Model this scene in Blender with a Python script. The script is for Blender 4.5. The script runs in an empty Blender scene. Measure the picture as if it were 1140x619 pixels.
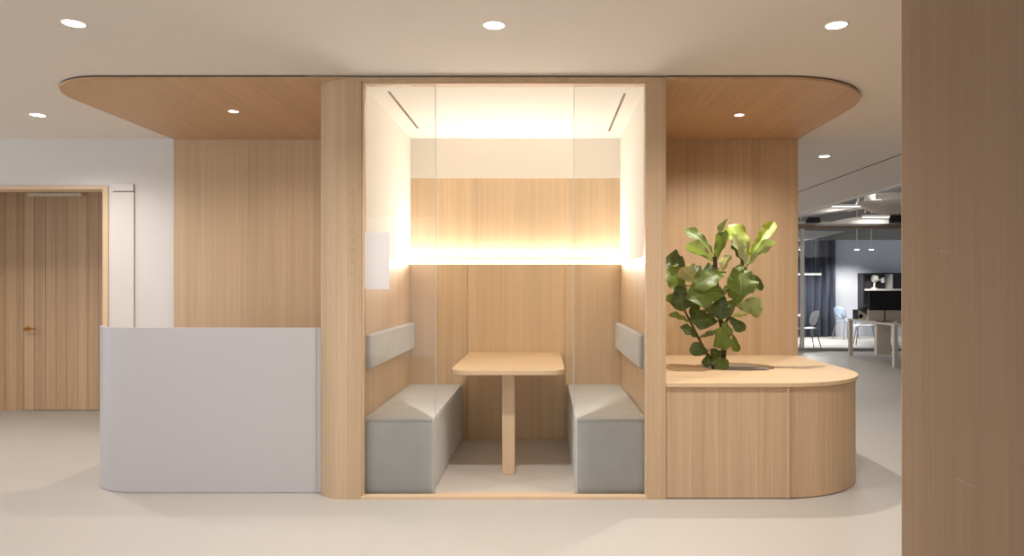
import bpy, bmesh, math, random
from mathutils import Vector, Matrix

random.seed(4)
S = bpy.context.scene
C = S.collection
PI = math.pi
EYE = 1.22
F = 760.0


def at(px, py, Y):
    """photo pixel (1140x619) at distance Y -> world point"""
    return Vector(((px - 605) / F * Y, Y, EYE - (py - 319) / F * Y))


# ------------------------------------------------------------------ materials
def new_mat(name):
    m = bpy.data.materials.new(name)
    m.use_nodes = True
    nt = m.node_tree
    b = nt.nodes['Principled BSDF']
    return m, nt, b


def srgb(r, g, b):
    f = lambda c: (c / 255 / 12.92) if c / 255 <= 0.04045 else ((c / 255 + 0.055) / 1.055) ** 2.4
    return (f(r), f(g), f(b), 1)


def plain(name, col, rough=0.6, metal=0.0, noise=0.03, nscale=6.0, bump=0.0, bscale=200.0, spec=0.5):
    m, nt, b = new_mat(name)
    N, L = nt.nodes, nt.links
    tc = N.new('ShaderNodeTexCoord')
    nz = N.new('ShaderNodeTexNoise')
    nz.inputs['Scale'].default_value = nscale
    nz.inputs['Detail'].default_value = 4
    L.new(tc.outputs['Object'], nz.inputs['Vector'])
    mx = N.new('ShaderNodeMixRGB')
    mx.inputs[1].default_value = tuple(c * (1 - noise) for c in col[:3]) + (1,)
    mx.inputs[2].default_value = tuple(min(1, c * (1 + noise)) for c in col[:3]) + (1,)
    L.new(nz.outputs['Fac'], mx.inputs[0])
    L.new(mx.outputs[0], b.inputs['Base Color'])
    b.inputs['Roughness'].default_value = rough
    b.inputs['Metallic'].default_value = metal
    b.inputs['Specular IOR Level'].default_value = spec
    if bump > 0:
        n2 = N.new('ShaderNodeTexNoise')
        n2.inputs['Scale'].default_value = bscale
        n2.inputs['Detail'].default_value = 3
        L.new(tc.outputs['Object'], n2.inputs['Vector'])
        bp = N.new('ShaderNodeBump')
        bp.inputs['Strength'].default_value = bump
        bp.inputs['Distance'].default_value = 0.003
        L.new(n2.outputs['Fac'], bp.inputs['Height'])
        L.new(bp.outputs['Normal'], b.inputs['Normal'])
    return m


def wood(name, col, grain='Z', leaf=0.075, contrast=0.10, leafvar=0.07, rough=0.5):
    """quarter-cut oak veneer: fine streaks along the grain, narrow veneer leaves across it"""
    m, nt, b = new_mat(name)
    N, L = nt.nodes, nt.links
    tc = N.new('ShaderNodeTexCoord')

    def noise(sc_across, sc_along, detail, rough_):
        mp = N.new('ShaderNodeMapping')
        s = {'X': (sc_along, sc_across, sc_across), 'Y': (sc_across, sc_along, sc_across), 'Z': (sc_across, sc_across, sc_along)}[grain]
        mp.inputs['Scale'].default_value = s
        L.new(tc.outputs['Object'], mp.inputs['Vector'])
        n = N.new('ShaderNodeTexNoise')
        n.inputs['Scale'].default_value = 1.0
        n.inputs['Detail'].default_value = detail
        n.inputs['Roughness'].default_value = rough_
        L.new(mp.outputs[0], n.inputs['Vector'])
        return n.outputs['Fac']

    fine = noise(120, 1.2, 4, 0.65)
    mid = noise(30, 0.35, 4, 0.6)
    fleck = noise(300, 16, 2, 0.5)
    # veneer leaves
    sp = N.new('ShaderNodeSeparateXYZ')
    L.new(tc.outputs['Object'], sp.inputs[0])
    add = N.new('ShaderNodeMath'); add.operation = 'ADD'
    ax = {'X': ('Y', 'Z'), 'Y': ('X', 'Z'), 'Z': ('X', 'Y')}[grain]
    L.new(sp.outputs[ax[0]], add.inputs[0]); L.new(sp.outputs[ax[1]], add.inputs[1])
    dv = N.new('ShaderNodeMath'); dv.operation = 'DIVIDE'; dv.inputs[1].default_value = leaf
    L.new(add.outputs[0], dv.inputs[0])
    fl = N.new('ShaderNodeMath'); fl.operation = 'FLOOR'
    L.new(dv.outputs[0], fl.inputs[0])
    wn = N.new('ShaderNodeTexWhiteNoise'); wn.noise_dimensions = '1D'
    L.new(fl.outputs[0], wn.inputs['W'])

    def mul_add(sock, k, prev=None):
        a = N.new('ShaderNodeMath'); a.operation = 'SUBTRACT'; a.inputs[1].default_value = 0.5
        L.new(sock, a.inputs[0])
        t = N.new('ShaderNodeMath'); t.operation = 'MULTIPLY_ADD'; t.inputs[1].default_value = k
        L.new(a.outputs[0], t.inputs[0])
        if prev is None:
            t.inputs[2].default_value = 1.0
        else:
            L.new(prev, t.inputs[2])
        return t.outputs[0]

    v = mul_add(fine, contrast * 3.0)
    v = mul_add(mid, contrast * 2.6, v)
    v = mul_add(fleck, contrast * 0.9, v)
    v = mul_add(wn.outputs['Value'], leafvar * 1.2, v)
    hs = N.new('ShaderNodeVectorMath'); hs.operation = 'SCALE'
    hs.inputs[0].default_value = col[:3]
    L.new(v, hs.inputs['Scale'])
    # darker streaks are a little redder
    mx = N.new('ShaderNodeMixRGB'); mx.blend_type = 'MULTIPLY'
    mx.inputs[2].default_value = (1.0, 0.93, 0.84, 1)
    inv = N.new('ShaderNodeMath'); inv.operation = 'SUBTRACT'; inv.inputs[0].default_value = 1.25; inv.use_clamp = True
    L.new(v, inv.inputs[1])
    L.new(inv.outputs[0], mx.inputs[0])
    L.new(hs.outputs[0], mx.inputs[1])
    L.new(mx.outputs[0], b.inputs['Base Color'])
    b.inputs['Roughness'].default_value = rough
    b.inputs['Specular IOR Level'].default_value = 0.35
    bp = N.new('ShaderNodeBump'); bp.inputs['Strength'].default_value = 0.12; bp.inputs['Distance'].default_value = 0.001
    L.new(fine, bp.inputs['Height']); L.new(bp.outputs[0], b.inputs['Normal'])
    return m


def emit(name, col, strength):
    m, nt, b = new_mat(name)
    b.inputs['Base Color'].default_value = (1, 1, 1, 1)
    b.inputs['Emission Color'].default_value = tuple(col[:3]) + (1,)
    b.inputs['Emission Strength'].default_value = strength
    return m


def glass(name, tint, ior=1.45, rough=0.0):
    m, nt, b = new_mat(name)
    N, L = nt.nodes, nt.links
    N.remove(b)
    out = N['Material Output']
    fr = N.new('ShaderNodeFresnel'); fr.inputs['IOR'].default_value = ior
    tr = N.new('ShaderNodeBsdfTransparent'); tr.inputs['Color'].default_value = tuple(tint) + (1,)
    gl = N.new('ShaderNodeBsdfGlossy'); gl.inputs['Roughness'].default_value = rough
    mx = N.new('ShaderNodeMixShader')
    L.new(fr.outputs[0], mx.inputs[0]); L.new(tr.outputs[0], mx.inputs[1]); L.new(gl.outputs[0], mx.inputs[2])
    L.new(mx.outputs[0], out.inputs['Surface'])
    return m


def reflection_sheet(name):
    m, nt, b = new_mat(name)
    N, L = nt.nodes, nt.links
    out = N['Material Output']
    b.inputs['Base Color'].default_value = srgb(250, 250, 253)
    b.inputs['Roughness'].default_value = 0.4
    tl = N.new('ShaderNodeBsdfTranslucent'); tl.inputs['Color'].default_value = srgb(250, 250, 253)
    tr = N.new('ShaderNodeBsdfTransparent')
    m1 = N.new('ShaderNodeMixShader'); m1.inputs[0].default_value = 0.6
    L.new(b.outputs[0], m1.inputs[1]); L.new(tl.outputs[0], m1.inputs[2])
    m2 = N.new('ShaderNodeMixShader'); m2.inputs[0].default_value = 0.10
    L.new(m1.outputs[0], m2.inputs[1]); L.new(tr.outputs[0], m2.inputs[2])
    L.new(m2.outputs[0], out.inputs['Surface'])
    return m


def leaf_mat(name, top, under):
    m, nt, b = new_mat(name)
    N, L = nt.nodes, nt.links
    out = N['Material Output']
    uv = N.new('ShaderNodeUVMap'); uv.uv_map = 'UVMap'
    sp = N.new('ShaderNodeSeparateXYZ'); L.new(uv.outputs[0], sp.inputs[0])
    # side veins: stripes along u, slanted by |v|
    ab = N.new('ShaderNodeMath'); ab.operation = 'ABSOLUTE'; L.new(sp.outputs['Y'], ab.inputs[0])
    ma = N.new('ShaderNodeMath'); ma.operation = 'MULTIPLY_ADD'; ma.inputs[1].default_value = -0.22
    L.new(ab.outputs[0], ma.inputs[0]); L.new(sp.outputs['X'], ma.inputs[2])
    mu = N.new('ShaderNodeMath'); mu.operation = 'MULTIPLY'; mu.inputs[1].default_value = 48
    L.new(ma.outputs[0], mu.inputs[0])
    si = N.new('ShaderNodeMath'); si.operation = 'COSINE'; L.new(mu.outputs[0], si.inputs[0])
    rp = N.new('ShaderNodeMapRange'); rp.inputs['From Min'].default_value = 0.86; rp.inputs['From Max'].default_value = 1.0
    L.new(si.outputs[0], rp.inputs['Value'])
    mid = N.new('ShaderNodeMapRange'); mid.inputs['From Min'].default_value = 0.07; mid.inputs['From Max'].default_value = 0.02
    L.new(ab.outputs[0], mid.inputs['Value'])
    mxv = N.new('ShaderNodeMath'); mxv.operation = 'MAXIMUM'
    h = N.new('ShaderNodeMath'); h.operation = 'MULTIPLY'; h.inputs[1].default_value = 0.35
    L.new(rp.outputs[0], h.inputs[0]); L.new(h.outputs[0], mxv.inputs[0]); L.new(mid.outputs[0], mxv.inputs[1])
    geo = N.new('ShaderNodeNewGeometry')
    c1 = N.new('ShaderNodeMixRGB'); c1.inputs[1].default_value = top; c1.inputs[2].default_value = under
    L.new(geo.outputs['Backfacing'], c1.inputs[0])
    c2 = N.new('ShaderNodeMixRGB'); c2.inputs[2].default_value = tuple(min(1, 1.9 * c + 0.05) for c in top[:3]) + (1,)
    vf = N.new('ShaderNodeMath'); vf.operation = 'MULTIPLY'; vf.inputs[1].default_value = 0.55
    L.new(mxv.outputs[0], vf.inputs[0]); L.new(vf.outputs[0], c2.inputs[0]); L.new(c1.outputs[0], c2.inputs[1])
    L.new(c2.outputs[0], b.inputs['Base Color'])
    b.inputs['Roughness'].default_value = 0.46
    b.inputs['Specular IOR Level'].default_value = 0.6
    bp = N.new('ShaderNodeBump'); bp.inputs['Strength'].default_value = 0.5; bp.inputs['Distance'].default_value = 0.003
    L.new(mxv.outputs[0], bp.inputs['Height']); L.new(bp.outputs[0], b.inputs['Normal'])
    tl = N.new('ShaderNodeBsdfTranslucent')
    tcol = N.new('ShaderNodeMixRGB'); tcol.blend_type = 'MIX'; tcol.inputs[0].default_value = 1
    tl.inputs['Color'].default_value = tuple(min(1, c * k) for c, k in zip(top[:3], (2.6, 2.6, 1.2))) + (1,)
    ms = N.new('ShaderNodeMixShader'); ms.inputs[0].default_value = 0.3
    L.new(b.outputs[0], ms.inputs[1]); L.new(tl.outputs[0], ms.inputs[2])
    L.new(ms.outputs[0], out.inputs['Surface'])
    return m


OAK = srgb(200, 174, 144)
M = {}
M['oak'] = wood('oak_vertical', OAK, contrast=0.13, leafvar=0.09)
M['oak_depth'] = wood('oak_canopy', srgb(196, 162, 128), grain='Y', leaf=0.11, contrast=0.13, leafvar=0.06)
M['oak_across'] = wood('oak_top', srgb(218, 193, 160), grain='X', leaf=0.11, contrast=0.07, leafvar=0.04)
M['oak_booth'] = wood('oak_booth', srgb(225, 199, 164), contrast=0.09, leafvar=0.06, leaf=0.06)
M['oak_dark'] = wood('oak_pillar', srgb(206, 176, 148), contrast=0.08, leafvar=0.03, leaf=0.19)
M['oak_door'] = wood('oak_door', srgb(200, 168, 136), contrast=0.13, leafvar=0.18, leaf=0.085)
M['oak_pale'] = wood('oak_lipping', srgb(220, 194, 164), contrast=0.05, leafvar=0.02)
M['ceiling'] = plain('ceiling_paint', srgb(226, 217, 207), 0.9, noise=0.015, nscale=2)
M['wall'] = plain('wall_paint', srgb(220, 216, 214), 0.85, noise=0.012, nscale=2)
M['cream'] = plain('booth_plaster', srgb(240, 234, 224), 0.85, noise=0.01, nscale=2)
M['floor'] = plain('floor_resin', srgb(188, 184, 178), 0.42, noise=0.03, nscale=1.4, spec=0.35)
M['booth_floor'] = plain('booth_floor_resin', srgb(204, 196, 188), 0.5, noise=0.03, nscale=2, spec=0.3)
M['desk'] = plain('desk_lacquer', srgb(194, 190, 193), 0.4, noise=0.012, nscale=2, spec=0.5)
M['fabric'] = plain('bench_velvet', srgb(220, 221, 220), 0.85, noise=0.09, nscale=9, bump=0.35, bscale=420, spec=0.2)
M['fabric_dark'] = plain('bench_piping', srgb(150, 153, 155), 0.85, noise=0.05, nscale=20, spec=0.2)
M['glass'] = glass('clear_glass', (0.98, 0.982, 0.98))
M['glass_edge'] = plain('glass_edge', srgb(205, 215, 210), 0.2)
M['office_glass'] = glass('office_glass', (0.93, 0.95, 0.97))
M['reflection_sheet'] = reflection_sheet('white_reflection_sheet')
M['led'] = emit('light_strip_glow', (1.0, 0.955, 0.90), 9.5)
M['lens'] = emit('downlight_glow', (1.0, 0.94, 0.86), 9)
M['panel_light'] = emit('linear_lamp_glow', (1, 0.96, 0.9), 2.0)
M['white_metal'] = plain('white_metal', srgb(225, 222, 215), 0.4)
M['panel_paint'] = plain('panel_paint', srgb(218, 215, 209), 0.7, noise=0.01)
M['dark'] = plain('shadow_gap', srgb(46, 38, 32), 0.8)
M['slot'] = plain('slot_metal', srgb(120, 100, 82), 0.6)
M['brass'] = plain('brass', srgb(196, 144, 70), 0.3, metal=0.9)
M['soil'] = plain('soil', srgb(150, 143, 136), 0.95, noise=0.3, nscale=60, bump=0.8, bscale=90)
M['pot'] = plain('planter_liner', srgb(92, 84, 76), 0.7)
M['bark'] = plain('bark', srgb(86, 72, 58), 0.9, noise=0.25, nscale=40, bump=0.6, bscale=120)
M['stem'] = plain('green_stem', srgb(104, 84, 62), 0.8, noise=0.2, nscale=30)
M['leaf'] = leaf_mat('fig_leaf', srgb(104, 126, 62), srgb(168, 178, 138))
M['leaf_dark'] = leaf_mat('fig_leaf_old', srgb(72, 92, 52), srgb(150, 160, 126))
M['leaf_backlit'] = leaf_mat('fig_leaf_backlit', srgb(158, 184, 84), srgb(204, 210, 166))  # brighter yellow-green paints lamp light coming through the leaf
M['leaf_under_sheen'] = leaf_mat('fig_leaf_underside_sheen', srgb(176, 184, 150), srgb(176, 184, 150))  # underside colour; also paints the grey-white sheen on one leaf
M['engraved'] = plain('engraved_oak', srgb(184, 156, 126), 0.7)
M['black'] = plain('black_plastic', srgb(22, 22, 25), 0.45)
M['charcoal'] = plain('charcoal_laminate', srgb(52, 54, 60), 0.6)
M['curtain'] = plain('slate_curtain', srgb(70, 76, 92), 0.9, noise=0.12, nscale=5)
M['bluewhite'] = plain('office_wall_paint', srgb(206, 212, 224), 0.9, noise=0.02)
M['chair_white'] = plain('chair_shell_white', srgb(232, 230, 226), 0.5)
M['chair_blue'] = plain('chair_shell_blue', srgb(165, 182, 205), 0.5)
M['steel'] = plain('steel_tube', srgb(150, 152, 156), 0.35, metal=0.7)
M['desk_beige'] = plain('desk_laminate', srgb(222, 212, 200), 0.55)
M['galv'] = plain('galvanised_duct', srgb(222, 219, 215), 0.55, noise=0.06)
M['void'] = plain('service_soffit', srgb(146, 143, 140), 0.9)
M['card'] = plain('box_board', srgb(212, 200, 186), 0.8)
M['rail'] = plain('partition_rail', srgb(150, 132, 112), 0.5)


# ------------------------------------------------------------------ geometry helpers
def wloc(p):
    v = Vector((0, 0, 0))
    while p is not None:
        v += p.location
        p = p.parent
    return v


def obj(name, bm, mat, parent=None, bevel=0.0, seg=2, smooth=False, world=True, subsurf=0):
    """link ONE mesh object; geometry is given in world space and is shifted to the parent's base"""
    if parent is not None and world:
        bmesh.ops.translate(bm, verts=bm.verts[:], vec=-wloc(parent))
    bmesh.ops.recalc_face_normals(bm, faces=bm.faces[:])
    me = bpy.data.meshes.new(name)
    bm.to_mesh(me); bm.free()
    mats = mat if isinstance(mat, (list, tuple)) else [mat]
    for k in mats:
        me.materials.append(k)
    o = bpy.data.objects.new(name, me)
    C.objects.link(o)
    if parent is not None:
        o.parent = parent
    if bevel > 0:
        md = o.modifiers.new('bevel', 'BEVEL'); md.width = bevel; md.segments = seg; md.limit_method = 'ANGLE'; md.angle_limit = math.radians(50)
    if subsurf:
        md = o.modifiers.new('sub', 'SUBSURF'); md.levels = subsurf; md.render_levels = subsurf
    if smooth or bevel > 0:
        for p in me.polygons:
            p.use_smooth = True
        try:
            me.set_sharp_from_angle(angle=math.radians(40))
        except Exception:
            pass
    return o


def thing(name, label, cat, loc=(0, 0, 0), group=None):
    o = bpy.data.objects.new(name, None)
    o.empty_display_size = 0.1
    C.objects.link(o)
    o.location = loc
    return tag(o, label, cat, group)


def tag(o, label, cat, group=None):
    o['label'] = label; o['category'] = cat
    if group:
        o['group'] = group
    return o


def struct(name, bm, mat, parent=None, label=None, cat=None, **k):
    o = obj(name, bm, mat, parent, **k)
    if parent is None:
        o['kind'] = 'structure'
        if label:
            o['label'] = label
        if cat:
            o['category'] = cat
    return o


def BM():
    return bmesh.new()


def box(bm, x0, x1, y0, y1, z0, z1):
    vs = [bm.verts.new(p) for p in ((x0, y0, z0), (x1, y0, z0), (x1, y1, z0), (x0, y1, z0), (x0, y0, z1), (x1, y0, z1), (x1, y1, z1), (x0, y1, z1))]
    for f in ((3, 2, 1, 0), (4, 5, 6, 7), (0, 1, 5, 4), (1, 2, 6, 5), (2, 3, 7, 6), (3, 0, 4, 7)):
        bm.faces.new([vs[i] for i in f])
    return bm


def bx(*a):
    return box(BM(), *a)


def prism(bm, pts, z0, z1):
    lo = [bm.verts.new((x, y, z0)) for x, y in pts]
    hi = [bm.verts.new((x, y, z1)) for x, y in pts]
    n = len(pts)
    bm.faces.new(lo[::-1]); bm.faces.new(hi)
    for i in range(n):
        j = (i + 1) % n
        bm.faces.new((lo[i], lo[j], hi[j], hi[i]))
    return bm


def arc(cx, cy, r, a0, a1, n=20):
    return [(cx + r * math.cos(math.radians(a0 + (a1 - a0) * i / n)), cy + r * math.sin(math.radians(a0 + (a1 - a0) * i / n))) for i in range(n + 1)]


def holed_prism(bm, outer, hole, z0, z1):
    """flat slab with a hole"""
    edges = []
    loops = []
    for pts in (outer, hole):
        vs = [bm.verts.new((x, y, z0)) for x, y in pts]
        loops.append(vs)
        for i in range(len(vs)):
            edges.append(bm.edges.new((vs[i], vs[(i + 1) % len(vs)])))
    r = bmesh.ops.triangle_fill(bm, edges=edges, use_beauty=True)
    faces = [f for f in r['geom'] if isinstance(f, bmesh.types.BMFace)]
    e = bmesh.ops.extrude_face_region(bm, geom=faces)
    vs = [v for v in e['geom'] if isinstance(v, bmesh.types.BMVert)]
    bmesh.ops.translate(bm, verts=vs, vec=(0, 0, z1 - z0))
    return bm


def tube(bm, pts, radii, n=10, cap=True):
    pts = [Vector(p) for p in pts]
    if not isinstance(radii, (list, tuple)):
        radii = [radii] * len(pts)
    rings = []
    up = Vector((0.13, 0.29, 0.95)).normalized()
    for i, p in enumerate(pts):
        d = (pts[min(i + 1, len(pts) - 1)] - pts[max(i - 1, 0)]).normalized()
        u = up if abs(d.dot(up)) < 0.93 else Vector((1, 0, 0))
        a = d.cross(u).normalized(); b = d.cross(a).normalized()
        rings.append([bm.verts.new(p + (a * math.cos(2 * PI * k / n) + b * math.sin(2 * PI * k / n)) * radii[i]) for k in range(n)])
    for r0, r1 in zip(rings, rings[1:]):
        for k in range(n):
            bm.faces.new((r0[k], r0[(k + 1) % n], r1[(k + 1) % n], r1[k]))
    if cap:
        bm.faces.new(rings[0][::-1]); bm.faces.new(rings[-1])
    return bm


def lathe(bm, prof, cx, cy, n=40):
    rings = []
    for r, z in prof:
        if r < 1e-6:
            rings.append([bm.verts.new((cx, cy, z))])
        else:
            rings.append([bm.verts.new((cx + r * math.cos(2 * PI * k / n), cy + r * math.sin(2 * PI * k / n), z)) for k in range(n)])
    for a, b in zip(rings, rings[1:]):
        for k in range(n):
            k2 = (k + 1) % n
            if len(a) == 1 and len(b) == 1:
                continue
            if len(a) == 1:
                bm.faces.new((a[0], b[k], b[k2]))
            elif len(b) == 1:
                bm.faces.new((a[k], a[k2], b[0]))
            else:
                bm.faces.new((a[k], a[k2], b[k2], b[k]))
    return bm


# ------------------------------------------------------------------ camera, world, colour management
cam = bpy.data.cameras.new('camera')
cam.sensor_width = 36
cam.lens = 36 * F / 1140
cam.shift_x = -35 / 1140
cam.shift_y = 9.5 / 1140
co = bpy.data.objects.new('camera', cam)
co.location = (0, 0, EYE)
co.rotation_euler = (PI / 2, 0, 0)
C.objects.link(co)
S.camera = co
S.view_settings.view_transform = 'Standard'
S.view_settings.look = 'None'
S.view_settings.gamma = 1
S.view_settings.exposure = 0.0
S.view_settings.use_curve_mapping = False
w = bpy.data.worlds.new('world'); S.world = w; w.use_nodes = True
WORLD = 1.5
w.node_tree.nodes['Background'].inputs[0].default_value = (0.94, 0.965, 1.0, 1)
w.node_tree.nodes['Background'].inputs[1].default_value = WORLD

# ------------------------------------------------------------------ the setting
H = 2.43          # ceiling
YB = 5.59         # white back wall
YP = 5.50         # face of the oak wall panels
YF = 3.91         # front of booth, canopies, planter
XL, XR = -2.98, 2.053
struct('floor', bx(-7, 12, -4, 18, -0.1, 0), M['floor'], label='smooth pale beige resin floor', cat='floor')
struct('ceiling', bx(-7, 4.2, -4, 12.95, H, H + 0.2), M['ceiling'], label='flat beige white painted ceiling', cat='ceiling')
struct('ceiling_services', bx(4.2, 12, -4, 18, 3.3, 3.4), M['void'], label='dark exposed soffit above the open office', cat='ceiling')
struct('ceiling_office', bx(1, 4.2, 12.95, 18, 3.3, 3.4), M['void'])
struct('wall_left', bx(-7.1, -7, 5.5, 7, 0, H), M['wall'])
struct('wall_side', bx(12, 12.1, -4, 12.9, 0, 3.4), M['wall'])
struct('wall_daylight_block', bx(-0.6, 12, -2.6, -2.5, 0, H), M['wall'])  # added unseen wall, keeps daylight off the oak wall end
struct('wall_loft', bx(1.0, 12, 16.7, 16.8, 2.36, 3.3), M['void'])
struct('wall_far', bx(1.0, 12, 16.7, 16.8, 0, 2.3595), M['bluewhite'], label='pale blue white far wall of the glazed room', cat='wall')
bm = BM()
XO0, XO1, ZO = -5.9, -3.56, 2.044
box(bm, -7, XO0, YB, YB + 0.14, 0, H)
box(bm, XO0, XO1, YB, YB + 0.14, ZO, H)
box(bm, XO1, XR - 0.02, YB, YB + 0.14, 0, H)
struct('wall_back', bm, M['wall'], label='white wall behind the reception desk with a doorway', cat='wall')
bm = BM()
# oak slat cladding behind the doorway, with shallow vertical joints
x = -7.0
widths = [0.085, 0.17, 0.085, 0.255, 0.085]
k = 0
while x < -5.115:
    wd = min(widths[k % 5], -5.115 - x)
    box(bm, x + 0.0015, x + wd - 0.0015, 6.72, 6.74, 0, H)
    x += wd; k += 1
box(bm, -7, -3.5, 6.74, 6.84, 0, H)
box(bm, -4.15, -3.56, 6.72, 6.74, 0, H)
struct('wall_alcove', bm, M['oak_door'], label='oak slatted wall beyond the doorway', cat='wall')
struct('wall_passage', bx(-3.56, -3.44, YB + 0.14, 6.84, 0, H), M['wall'])
# oak lining of the doorway
bm = BM()
fy0, fy1 = YB - 0.012, YB + 0.15
box(bm, XO1 - 0.044, XO1, fy0, fy1, 0, ZO)
box(bm, XO0, XO0 + 0.044, fy0, fy1, 0, ZO)
box(bm, XO0 + 0.044, XO1 - 0.044, fy0, fy1, ZO - 0.030, ZO)
struct('trim_1', bm, M['oak_pale'], label='pale oak lining around the doorway', cat='door frame', bevel=0.003)
# hidden door in the slatted wall
d = obj('door_1', None or bx(-5.110, -4.155, 6.715, 6.739, 0.006, H - 0.006), M['oak_door'])
d['kind'] = 'structure'; d['label'] = 'flush oak slatted door with a brass lever'; d['category'] = 'door'
bm = BM()
for i in range(1, 9):
    xx = -5.110 + i * 0.105
    box(bm, xx - 0.0012, xx + 0.0012, 6.7138, 6.7150, 0.01, H - 0.01)
obj('groove', bm, M['slot'], d)
hd = BM()
p = at(30, 366, 6.7)
tube(hd, [(p.x, 6.714, p.z), (p.x, 6.665, p.z), (p.x + 0.008, 6.655, p.z), (p.x + 0.11, 6.655, p.z)], [0.009, 0.009, 0.009, 0.008], 10)
lathe_h = BM()
hdl = obj('door_handle', hd, M['brass'], d, smooth=True)
tube(lathe_h, [(p.x, 6.7149, p.z), (p.x, 6.707, p.z)], 0.024, 20)
obj('rose', lathe_h, M['brass'], hdl, smooth=True)
a0, a1 = at(30, 214, 6.66), at(90, 214, 6.66)
cl = BM(); box(cl, a0.x, a1.x, 6.665, 6.7148, 2.105, 2.135)
obj('door_closer', cl, M['desk_beige'], d, bevel=0.003)
struct('trim_2', bx(3.262, 3.278, -4, 12.9, H - 0.002, H + 0.005), M['dark'], label='dark joint line running along the ceiling', cat='ceiling joint')
# oak clad wall end close to the camera
px0 = (1003.5 - 605) / F * 2.2
bm = prism(BM(), [(px0, 2.2), (3.2, 2.2), (3.2, 2.5), (px0 + 0.2, 2.5)], 0, H)
struct('wall_right', bm, M['oak_dark'], label='large oak clad wall end close on the right', cat='wall', bevel=0.002)
sc_ = BM()
for (u0, v0, u1, v1) in ((1046, 279, 1052, 280), (1054, 281, 1057, 281), (1064, 533, 1072, 536), (1073, 538, 1086, 542)):
    A, B = at(u0, v0, 2.1995), at(u1, v1, 2.1995)
    tube(sc_, [A, B], 0.0012, 4)
so = struct('trim_3', sc_, M['desk_beige'], label='pale scratches on the oak wall end', cat='scratch')

# ------------------------------------------------------------------ meeting booth
booth = thing('meeting_booth', 'oak meeting booth with glass side panes and a glowing light strip', 'meeting booth', (-0.225, YF, 0))
XI0, XI1 = -1.063, 0.613      # inner faces of the booth
YI = 5.42                     # inner back face
ZT = 2.42                     # top of booth
R_ = 0.20
pts = [(-1.045, YF), (-1.045, 3.955), (XI0 - 0.012, 3.955), (XI0 - 0.012, YB - 0.002), (-1.129 - R_, YB - 0.002)] + arc(-1.129, YF + R_, R_, 180, 270, 24)
obj('side_wall', prism(BM(), pts, 0, ZT), M['oak'], booth, smooth=True)
pts = [(0.594, YF), (0.702, YF), (0.702, YB - 0.002), (XI1 + 0.012, YB - 0.002), (XI1 + 0.012, 3.955), (0.594, 3.955)]
obj('side_wall', prism(BM(), pts, 0, ZT), M['oak'], booth, bevel=0.002)
obj('fascia', bx(-1.0445, 0.5935, YF, 3.99, 2.396, ZT), M['oak'], booth, bevel=0.002)
obj('sill', bx(-1.0445, 0.5935, YF, 3.985, 0.0, 0.018), M['oak_pale'], booth, bevel=0.002)
# pale lipping around the opening
bm = BM()
box(bm, -1.0447, -1.0365, 3.925, 3.99, 0.0182, 2.3958)
box(bm, 0.5857, 0.5937, 3.925, 3.99, 0.0182, 2.3958)
box(bm, -1.0363, 0.5855, 3.925, 3.99, 2.386, 2.3958)
obj('lipping', bm, M['oak_pale'], booth)
obj('booth_floor', bx(XI0 + 0.002, XI1 - 0.002, 3.987, YI + 0.02, 0.0005, 0.004), M['booth_floor'], booth)
ceil_o = obj('booth_ceiling', bx(XI0 - 0.01, XI1 + 0.01, 3.992, YB - 0.004, 2.404, ZT), M['cream'], booth)
for (u0, v0, u1, v1) in ((433.5, 102, 465, 143), (695.5, 104, 678, 146)):
    h = 2.404 - EYE
    Y0, Y1 = h * F / (319 - v0), h * F / (319 - v1)
    x0, x1 = (u0 - 605) / F * Y0, (u1 - 605) / F * Y1
    xm = (x0 + x1) / 2
    sl = BM(); box(sl, xm - 0.008, xm + 0.008, Y0, Y1, 2.4025, 2.408)
    obj('air_slot', sl, M['slot'], ceil_o)
ZL = 1.405   # ledge with the light strip
# side linings: oak below, plaster above
for s, x0, x1 in ((0, XI0 - 0.0115, XI0), (1, XI1, XI1 + 0.0115)):
    obj('oak_lining', bx(x0, x1, 3.956, YI + 0.14, 0.0, ZL), M['oak_booth'], booth)
    obj('plaster_lining', bx(x0, x1, 3.956, YI + 0.14, ZL + 0.0005, 2.4035), M['cream'], booth)
# back: oak panels below stand proud, so the strip hides on their top edge
bp0 = YI
seams = [XI0, at(520, 0, YI).x, at(629, 0, YI).x, XI1]
for i in range(3):
    obj('back_panel', bx(seams[i] + 0.001, seams[i + 1] - 0.001, bp0, bp0 + 0.0445, 0.0, ZL - 0.006), M['oak_booth'], booth, bevel=0.0015)
obj('upper_back_panel', bx(XI0 + 0.0005, XI1 - 0.0005, YI + 0.045, YI + 0.09, ZL - 0.02, 2.088), M['oak_booth'], booth, bevel=0.001)
obj('plaster_band', bx(XI0 + 0.0005, XI1 - 0.0005, YI + 0.040, YI + 0.09, 2.0885, 2.4035), M['cream'], booth)
obj('light_strip', bx(XI0 + 0.004, XI1 - 0.004, YI + 0.008, YI + 0.026, ZL - 0.004, ZL + 0.012), M['led'], booth)
lb = bpy.data.lights.new('strip_light', 'AREA'); lb.shape = 'RECTANGLE'; lb.size = 1.64; lb.size_y = 0.012; lb.energy = 26; lb.color = (1.0, 0.955, 0.90)
lbo = bpy.data.objects.new('strip_light', lb); C.objects.link(lbo)
lbo.location = Vector((-0.225, YI + 0.015, ZL + 0.0135)) - booth.location
lbo.rotation_euler = (PI + math.radians(48), 0, 0)      # throws up and out into the booth
lbo.parent = booth
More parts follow.
